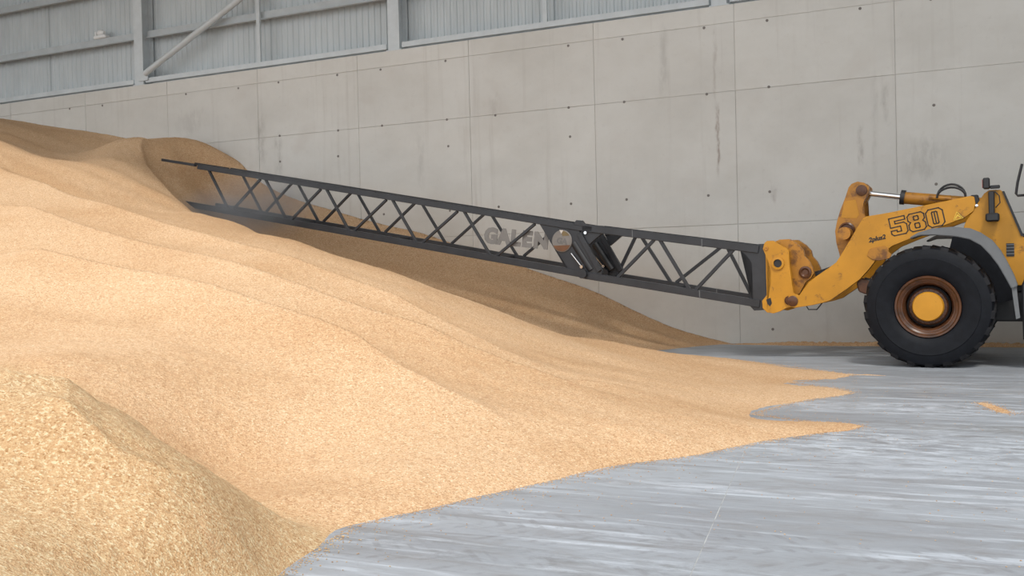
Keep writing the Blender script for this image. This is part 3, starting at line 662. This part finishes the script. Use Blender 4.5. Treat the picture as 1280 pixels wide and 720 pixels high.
# writing on the lift arm
def ribbon(mb, pts, w, closed, place, t=.003):
    P = [Vector(p) for p in pts]; n = len(P)
    for i in range(n if closed else n - 1):
        a, b = P[i], P[(i+1) % n]; d = (b - a)
        if d.length < 1e-6: continue
        d.normalize(); nn = Vector((-d.y, d.x)) * (w/2); a = a - d*(w/2); b = b + d*(w/2)
        q = [a - nn, b - nn, b + nn, a + nn]
        mb.poly([place(c.x, c.y, 0) for c in q] + [place(c.x, c.y, t) for c in q], [(3,2,1,0),(4,5,6,7),(0,1,5,4),(1,2,6,5),(2,3,7,6),(3,0,4,7)])
def rrect(x0, y0, x1, y1, c):
    return [(x0+c, y0), (x1-c, y0), (x1, y0+c), (x1, y1-c), (x1-c, y1), (x0+c, y1), (x0, y1-c), (x0, y0+c)]
ang_t = R_(11.0)
def on_arm(x0, z0, y=.601):
    return lambda x, y2, t: (x0 - (x*math.cos(ang_t) - y2*math.sin(ang_t)), y + t, z0 + x*math.sin(ang_t) + y2*math.cos(ang_t))
five = [[(0, .27), (.225, .27), (.225, .215), (.075, .215), (.075, .175), (.20, .175), (.235, .14), (.235, .035), (.20, 0), (.03, 0), (0, .03), (0, .075), (.085, .075), (.085, .05), (.145, .05), (.145, .125), (0, .125)]]
eight = [[(.035, 0), (.20, 0), (.235, .035), (.235, .105), (.205, .14), (.235, .17), (.235, .235), (.20, .27), (.035, .27), (0, .235), (0, .17), (.03, .14), (0, .105), (0, .035)], rrect(.085, .045, .15, .115, .01), rrect(.085, .165, .15, .225, .01)]
zero = [rrect(0, 0, .235, .27, .045), rrect(.08, .045, .155, .225, .012), [(.118, .06), (.118, .21)]]
for k, dg in enumerate((five, eight, zero)):
    mb = MB(); pl = on_arm(.545 - .262*k*math.cos(ang_t), 1.925 + .262*k*math.sin(ang_t))
    for line in dg: ribbon(mb, line, .017, len(line) > 2, pl)
    o = mb.build('decal_digit', M_INK, arms[0]); o['label'] = 'black outlined digit ' + '580'[k]
def text_mesh(body, size, ext=.002, offset=0.0, shear=0.0, spacing=1.0):
    cu = bpy.data.curves.new('txt', 'FONT'); cu.body = body; cu.size = size; cu.extrude = ext; cu.offset = offset; cu.shear = shear; cu.space_character = spacing
    cu.resolution_u = 3
    ob = bpy.data.objects.new('txt', cu); COL.objects.link(ob)
    dg = bpy.context.evaluated_depsgraph_get(); dg.update()
    me = bpy.data.meshes.new_from_object(ob.evaluated_get(dg)); bpy.data.objects.remove(ob); return me
me = text_mesh('2plus2', .095, .002, .004, 0.25)
o = link('decal_text', me, M_INK, arms[0]); o['label'] = 'small black 2plus2 lettering'
o.matrix_local = Matrix.Translation((.885, .602, 1.845)) @ Matrix(((-math.cos(ang_t), math.sin(ang_t), 0, 0), (0, 0, 1, 0), (math.sin(ang_t), math.cos(ang_t), 0, 0), (0, 0, 0, 1)))
mb = MB(); pl = on_arm(-.31, 2.13); ribbon(mb, [(0, 0), (.13, 0), (.065, .11)], .008, True, pl); ribbon(mb, [(.03, .02), (.065, .06), (.10, .02)], .014, False, pl)
mb.build('warning_triangle', simple('faded_warning_yellow', (0.75, 0.52, 0.06), 0.5), arms[0])

# rear half of the machine (mostly outside the frame)
MB().box((-3.2, -.95, 1.0), (-1.62, .95, 1.45)).build('cab_floor', M_BLK2, ld, bevel=.04)
cab = MB()
for x in (-1.72, -3.1):
    for y in (-.72, .72):
        cab.beam((x, y, 1.45), (x - (.08 if x > -2 else -.08), y*.93, 3.25), .09, .09)
cab.box((-3.15, -.75, 3.25), (-1.65, .75, 3.42)); cab.box((-3.15, -.76, 1.45), (-1.67, .76, 1.75))
cb = cab.build('cab', M_YEL, ld, bevel=.02)
MB().box((-3.05, .66, 1.78), (-1.80, .68, 3.2)).build('cab_window', M_GLASS, cb)
MB().box((-1.74, -.62, 1.78), (-1.72, .62, 3.2)).build('windscreen', M_GLASS, cb)
MB().plate([(-1.20, .40), (-1.62, .40), (-1.62, 1.28), (-1.24, 1.28), (-1.19, 1.16)], .72, 1.30).build('cab_step', M_BLK2, ld, bevel=.02)
mb = MB(); mb.plate([(-3.2, 1.0), (-5.6, 1.0), (-5.75, 1.3), (-5.6, 2.2), (-3.2, 2.45)], -.85, .85); mb.build('engine_hood', M_YEL, ld, bevel=.06, seg=2)
mb = MB(); mb.plate([(-5.5, .6), (-6.1, .6), (-6.2, 1.3), (-5.7, 1.5)], -1.1, 1.1); mb.build('counterweight', M_BLK2, ld, bevel=.05)
MB().box((-5.5, -.45, .55), (-1.8, .45, 1.05)).build('rear_frame', M_BLK2, ld, bevel=.03)
for s in (1, -1):
    MB().plate([(x - 3.72, z) for x, z in fo + fi], s*.86, s*1.41).build('rear_fender', M_FEN, ld, bevel=.012)
mr = MB().tube([(-1.72, .72, 2.3), (-1.45, .95, 2.42), (-1.16, 1.0, 2.42), (-1.14, 1.0, 2.45), (-1.16, 1.0, 2.60), (-1.22, 1.0, 2.86)], .018, 8).build('mirror_arm', M_BLK2, ld, smooth=True)
MB().box((-1.33, .90, 2.40), (-1.27, 1.15, 2.75)).build('mirror', M_BLK2, mr, bevel=.015)

# ------------------------------------------------------------------ the push boom held by the coupler
bo_off = (2.5, 0.0, 0.0)
c4, s4 = math.cos(LRZ), math.sin(LRZ)
pb = empty('grain_push_boom', (LO[0] + 2.5*c4, LO[1] + 2.5*s4, 0), LRZ)
tag(pb, 'long charcoal steel lattice boom with a round badge reaching into the grain', 'boom')
def B(mb, name, mat=None, parent=None, bevel=0.0, smooth=False):
    return mb.build(name, mat or M_BLK, parent or pb, bevel, 1, smooth, off=bo_off)
UT = lambda u: 2.305 + .1905*(u - 5.89)       # centre of the top chord, outer section
UB = lambda u: 1.475 + .1835*(u - 5.89)
IT = lambda u: 1.80 + .157*(u - 2.65)         # inner section
IB = lambda u: .945 + .170*(u - 2.87)
VW = .5
for s in (1, -1):
    v = s*VW
    B(MB().beam((5.55, v, UT(5.55)), (15.2, v, UT(15.2)), .11, .115), 'chord', bevel=.008)
    B(MB().beam((15.3, v, UT(15.3) + .02), (16.35, v, UT(16.35) + .02), .09, .06), 'chord_tip', bevel=.006)
    B(MB().beam((5.75, v, UB(5.75)), (15.7, v, UB(15.7)), .11, .125), 'chord', bevel=.008)
    B(MB().beam((2.6, v, IT(2.6)), (5.75, v, IT(5.75)), .11, .13), 'chord', bevel=.008)
    B(MB().beam((2.6, v, IB(2.6)), (5.75, v, IB(5.75)), .11, .125), 'chord', bevel=.008)
    if s > 0:
        tops = [6.64 + 1.665*k for k in range(6)]; bots = [7.60 + 1.665*k for k in range(6)]
    else:
        tops = [6.62 + 1.665*k for k in range(6)]; bots = [7.56 + 1.665*k for k in range(6)]
    g = .07
    for k in range(6):
        a = tops[k]; b = bots[k]
        if k == 5: continue
        B(MB().beam((a + g, v, UT(a) - .05), (b - g, v, (UB(b) + .05) if k < 5 else UT(a) - .45), .05, .05), 'lacing_bar', bevel=.004)
        if k < 5:
            a2 = tops[k+1]
            B(MB().beam((b + g, v, UB(b) + .05), (a2 - g, v, UT(a2) - .05), .05, .05), 'lacing_bar', bevel=.004)
    if s < 0:
        zig = [(5.55, 0), (5.08, 1), (4.42, 0), (3.47, 1), (2.95, 0)]
    else:
        zig = [(5.15, 0), (4.36, 1), (3.74, 0), (2.98, 1)]
    for (a, ta), (b, tb) in zip(zig, zig[1:]):
        sg = 1 if b < a else -1
        B(MB().beam((a - .05*sg, v, (IT if ta else IB)(a) + (-.05 if ta else .05)), (b + .05*sg, v, (IT if tb else IB)(b) + (-.05 if tb else .05)), .055, .055), 'lacing_bar', bevel=.004)
    # end plate at the coupler
    B(MB().plate([(2.92, 1.80), (2.60, 1.88), (2.50, 1.88), (2.42, 1.70), (2.42, 1.05), (2.54, .80), (2.70, .79), (2.80, .90), (2.74, 1.02), (2.715, 1.12), (2.715, 1.58), (2.80, 1.70)], v - .03, v + .03), 'end_plate', bevel=.006)
    # hinge between the sections
    hp = B(MB().plate([(6.62, 2.41), (6.06, 1.60), (6.02, 1.44), (5.40, 1.40), (5.38, 1.50), (5.83, 2.27)], v - .035, v + .035), 'hinge_plate', bevel=.006)
    B(MB().plate([(5.80, 2.30), (5.30, 2.22), (5.64, 1.97)], v - .03, v + .03), 'hinge_gusset', None, hp, .004)
    B(MB().beam((5.80, v + .05, 2.18), (5.42, v + .05, 1.50), .05, .09), 'plate_flange', None, hp, .006)
    B(MB().plate([(5.92, 2.34), (5.86, 2.425 if s > 0 else 2.36), (5.76, 2.415 if s > 0 else 2.35), (5.68, 2.30)], v - .06, v + .06), 'hinge_ear', None, hp, .008)
    B(MB().tube([(5.74, v - .12, 1.46), (5.74, v + .12, 1.46)], .085, 16), 'hinge_pin', None, hp, 0, True)
    B(MB().tube([(5.68, v - .07, 2.19), (5.68, v + .07, 2.19)], .028, 10), 'pin_head', M_CHR, hp, 0, True)
    cyl = B(MB().tube([(5.60, v*.96 + .02, 1.52), (5.93, v*.96 + .02, 2.02)], .07, 14), 'fold_cylinder', M_BLK2, None, 0, True)
    B(MB().tube([(5.96, v + .075, 1.83), (5.78, v + .075, 1.61)], .013, 10), 'fold_rod', M_CHR, cyl, 0, True)
    B(MB().tube([(5.76, v + .03, 1.585), (5.76, v + .095, 1.585)], .03, 12), 'rod_eye', M_CHR, cyl, 0, True)
    for u, z in ((4.79, IT(4.79)), (3.55, IT(3.5))):
        B(MB().box((u - .006, v - .057, z - .066), (u + .006, v + .057, z + .066)), 'splice_weld', M_FEN, None)
    B(MB().box((3.60, v - .057, IB(3.6) - .064), (3.615, v + .057, IB(3.6) + .064)), 'splice_weld', M_FEN, None)
# cross members
for u in (6.6, 9.0, 11.5, 14.0):
    B(MB().beam((u, -VW, UT(u)), (u, VW, UT(u)), .06, .06), 'cross_member', bevel=.004)
for u in (7.7, 10.2, 12.7, 15.2):
    B(MB().beam((u, -VW, UB(u)), (u, VW, UB(u)), .06, .06), 'cross_member', bevel=.004)
for u in (2.66, 4.2, 5.5):
    B(MB().beam((u, -VW, IT(u)), (u, VW, IT(u)), .07, .07), 'cross_member', bevel=.004)
    B(MB().beam((u, -VW, IB(u)), (u, VW, IB(u)), .07, .07), 'cross_member', bevel=.004)
B(MB().plate([(2.72, 1.02), (2.66, 1.02), (2.62, 1.75), (2.68, 1.75)], -VW + .03, VW - .03), 'head_plate', bevel=.006)
# cut-out letters fixed inside the lattice, and the round badge
sl = math.atan(-.187)
st_ = math.atan(-.13)
for ch, u in (('G', 7.83), ('A', 7.54), ('L', 7.26), ('E', 7.02), ('N', 6.78)):
    me = text_mesh(ch, .385, .006, .026, 0.0)
    o = link('sign_letter', me, M_LTR, pb); o['label'] = 'grey letter ' + ch
    o.matrix_local = Matrix.Translation((u - 2.5, .462, 2.105 + .125*(u - 7.8))) @ Matrix(((-math.cos(st_), math.sin(st_), 0, 0), (0, 0, 1, 0), (math.sin(st_), math.cos(st_), 0, 0), (0, 0, 0, 1)))
bd = B(MB().lathe([(0, .56), (.188, .56), (.20, .553), (.20, .537), (0, .537)], 6.15, 2.06, 40), 'round_badge', simple('badge_grey', (0.20, 0.185, 0.17), 0.5, 0.2, 0.15, 8), None, 0, False)
def chord_poly(a0, a1, r=.185, n=14):
    return [(6.15 - r*math.cos(R_(a0 + (a1 - a0)*k/n)), 2.06 + r*math.sin(R_(a0 + (a1 - a0)*k/n))) for k in range(n + 1)]
B(MB().plate(chord_poly(205, 335), .5595, .5635), 'badge_orange_field', simple('badge_orange', (0.14, 0.058, 0.022), 0.5, 0, 0.25, 12), bd)
B(MB().plate(chord_poly(30, 95, .185) + [(6.13, 2.15)], .5595, .563), 'badge_amber_field', simple('badge_amber', (0.17, 0.12, 0.05), 0.5, 0, 0.2, 12), bd)
B(MB().plate([(6.19, 2.262), (6.11, 2.255), (6.15, 2.19)], .558, .568), 'badge_notch', simple('badge_white', (0.6, 0.55, 0.5), 0.6), bd)
me = text_mesh('GA', .15, .002, .005)
o = link('badge_lettering', me, simple('badge_ink', (0.14, 0.135, 0.13), 0.5), bd)
o.matrix_local = Matrix.Translation((6.26 - 2.5, .5625, 2.03)) @ Matrix(((-math.cos(sl), math.sin(sl), 0, 0), (0, 0, 1, 0), (math.sin(sl), math.cos(sl), 0, 0), (0, 0, 0, 1)))

# ------------------------------------------------------------------ loose grain on the floor
def low_heap(name, pts, half, hgt, seed, label, ny=9):
    """a low tapering ridge of grain along a floor polyline"""
    rs = np.random.RandomState(seed)
    P = [Vector((a, b, 0)) for a, b in pts]; v = []; f = []
    steps = []
    for a, b in zip(P, P[1:]):
        n = max(2, int((b - a).length / .04))
        steps += [a.lerp(b, k/n) for k in range(n)]
    steps.append(P[-1]); N = len(steps)
    for i, c in enumerate(steps):
        d = (steps[min(i+1, N-1)] - steps[max(i-1, 0)]).normalized(); s = Vector((-d.y, d.x, 0))
        e = min(1, min(i, N-1-i) / (0.18*N) + .05)
        hw = half * e * (0.8 + 0.4*rs.rand()); hh = hgt * e * (0.75 + 0.5*rs.rand())
        for k in range(ny):
            q = -1 + 2*k/(ny-1)
            z = hh*(1 - abs(q)**1.6) - .004
            p = c + s*(q*hw); v.append((p.x, min(p.y, WY - .012), z + (rs.rand()-.5)*.006 * (abs(q) < .95)))
        if i:
            for k in range(ny-1): f.append(((i-1)*ny+k, i*ny+k, i*ny+k+1, (i-1)*ny+k+1))
    me = bpy.data.meshes.new(name); me.from_pydata(v, [], f); me.update()
    if me.polygons[len(me.polygons)//2].normal.z < 0: me.flip_normals()
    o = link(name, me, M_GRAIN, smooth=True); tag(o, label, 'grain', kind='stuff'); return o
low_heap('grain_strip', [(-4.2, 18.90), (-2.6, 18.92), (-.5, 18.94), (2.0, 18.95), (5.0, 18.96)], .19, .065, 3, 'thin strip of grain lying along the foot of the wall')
low_heap('grain_spill', [(.27, 11.42), (.36, 11.15), (.44, 10.88), (.53, 10.55)], .085, .011, 4, 'small streak of spilled grain on bare floor in front of the tyre')
low_heap('grain_trail', [(-1.45, 13.88), (-1.1, 13.86), (-.75, 13.80)], .05, .010, 5, 'thin trail of grain at the tip of the farthest lobe')

# single kernels scattered off the toe of the heap and over the near floor
rs = np.random.RandomState(11)
toe_line = [(-2.93, 3.15), (-3.11, 3.89), (-3.23, 4.42), (-3.3, 4.84), (-3.19, 5.12), (-3.05, 5.38), (-2.93, 5.72), (-2.78, 6.03), (-2.59, 6.47), (-2.31, 7.1), (-1.92, 7.56), (-1.69, 8.0), (-1.44, 8.47), (-1.1, 8.91), (-.73, 9.43), (-1.4, 9.59), (-1.88, 9.89), (-1.62, 10.82), (-1.05, 11.88), (-1.26, 12.23), (-1.9, 12.68), (-1.24, 13.78), (-1.75, 14.32), (-3.49, 16.01)]
V = []; F = []
def kernel(x, y, z):
    a = rs.rand()*6.283; L = .0045 + .003*rs.rand(); W = L*.5; c, s = math.cos(a), math.sin(a); n = len(V)
    for (u, v_, w) in ((L, 0, 0), (-L, 0, 0), (0, W, 0), (0, -W, 0), (0, 0, W), (0, 0, -W)):
        V.append((x + u*c - v_*s, y + u*s + v_*c, z + w))
    for q in ((0,2,4),(2,1,4),(1,3,4),(3,0,4),(2,0,5),(1,2,5),(3,1,5),(0,3,5)): F.append(tuple(n + i for i in q))
for (ax, ay), (bx, by) in zip(toe_line, toe_line[1:]):
    L = math.hypot(bx-ax, by-ay); nx, ny_ = (by-ay)/L, -(bx-ax)/L
    for k in range(int(L*330)):
        t_ = rs.rand(); d = abs(rs.normal(0, .05)) if rs.rand() < .8 else abs(rs.normal(0, .25))
        x = ax+(bx-ax)*t_+nx*d - nx*.002; y = ay+(by-ay)*t_+ny_*d - ny_*.002
        kernel(x, y, .003)
for k in range(500):
    kernel(-2.2 + 3.4*rs.rand(), 5.2 + 8*rs.rand(), .003)
for k in range(420):
    f_ = rs.rand(); kernel(.27 + .26*f_ + rs.normal(0, .07), 11.42 - .87*f_ + rs.normal(0, .05), .004)
me = bpy.data.meshes.new('scattered_kernels'); me.from_pydata(V, [], F); me.update()
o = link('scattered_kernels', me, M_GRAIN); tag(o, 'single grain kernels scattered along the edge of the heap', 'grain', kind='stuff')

# ------------------------------------------------------------------ dust hanging where the boom drives into the heap
t = NT('grain_dust')
t.n.remove(t.b)
vol = t.new('ShaderNodeVolumePrincipled')
vol.inputs['Color'].default_value = (0.86, 0.87, 0.90, 1)
vol.inputs['Anisotropy'].default_value = 0.1
tc = t.new('ShaderNodeTexCoord').outputs['Object']
ln = t.new('ShaderNodeVectorMath', operation='LENGTH'); t.l.new(tc, ln.inputs[0])
fall = t.rng(ln.outputs['Value'], 0.15, 1.0, 1.0, 0.0)
nz = t.rng(t.noise(t.pos((0.9, 0.9, 1.4)), 1.1, 3, 0.6), 0.30, 0.70, 0.2, 1.0)
t.l.new(t.math('MULTIPLY', t.math('MULTIPLY', fall, nz), 1.0), vol.inputs['Density'])
t.l.new(vol.outputs[0], t.n['Material Output'].inputs['Volume'])
bm = bmesh.new(); bmesh.ops.create_icosphere(bm, subdivisions=3, radius=1.0)
me = bpy.data.meshes.new('dust_haze'); bm.to_mesh(me); bm.free()
o = link('dust_haze', me, t.m); o.location = (-13.9, 16.4, 2.9); o.scale = (2.7, 1.3, 0.95); o.rotation_euler = (0, R_(10), R_(176))
tag(o, 'pale dust haze hanging around the buried end of the boom', 'dust', kind='stuff')
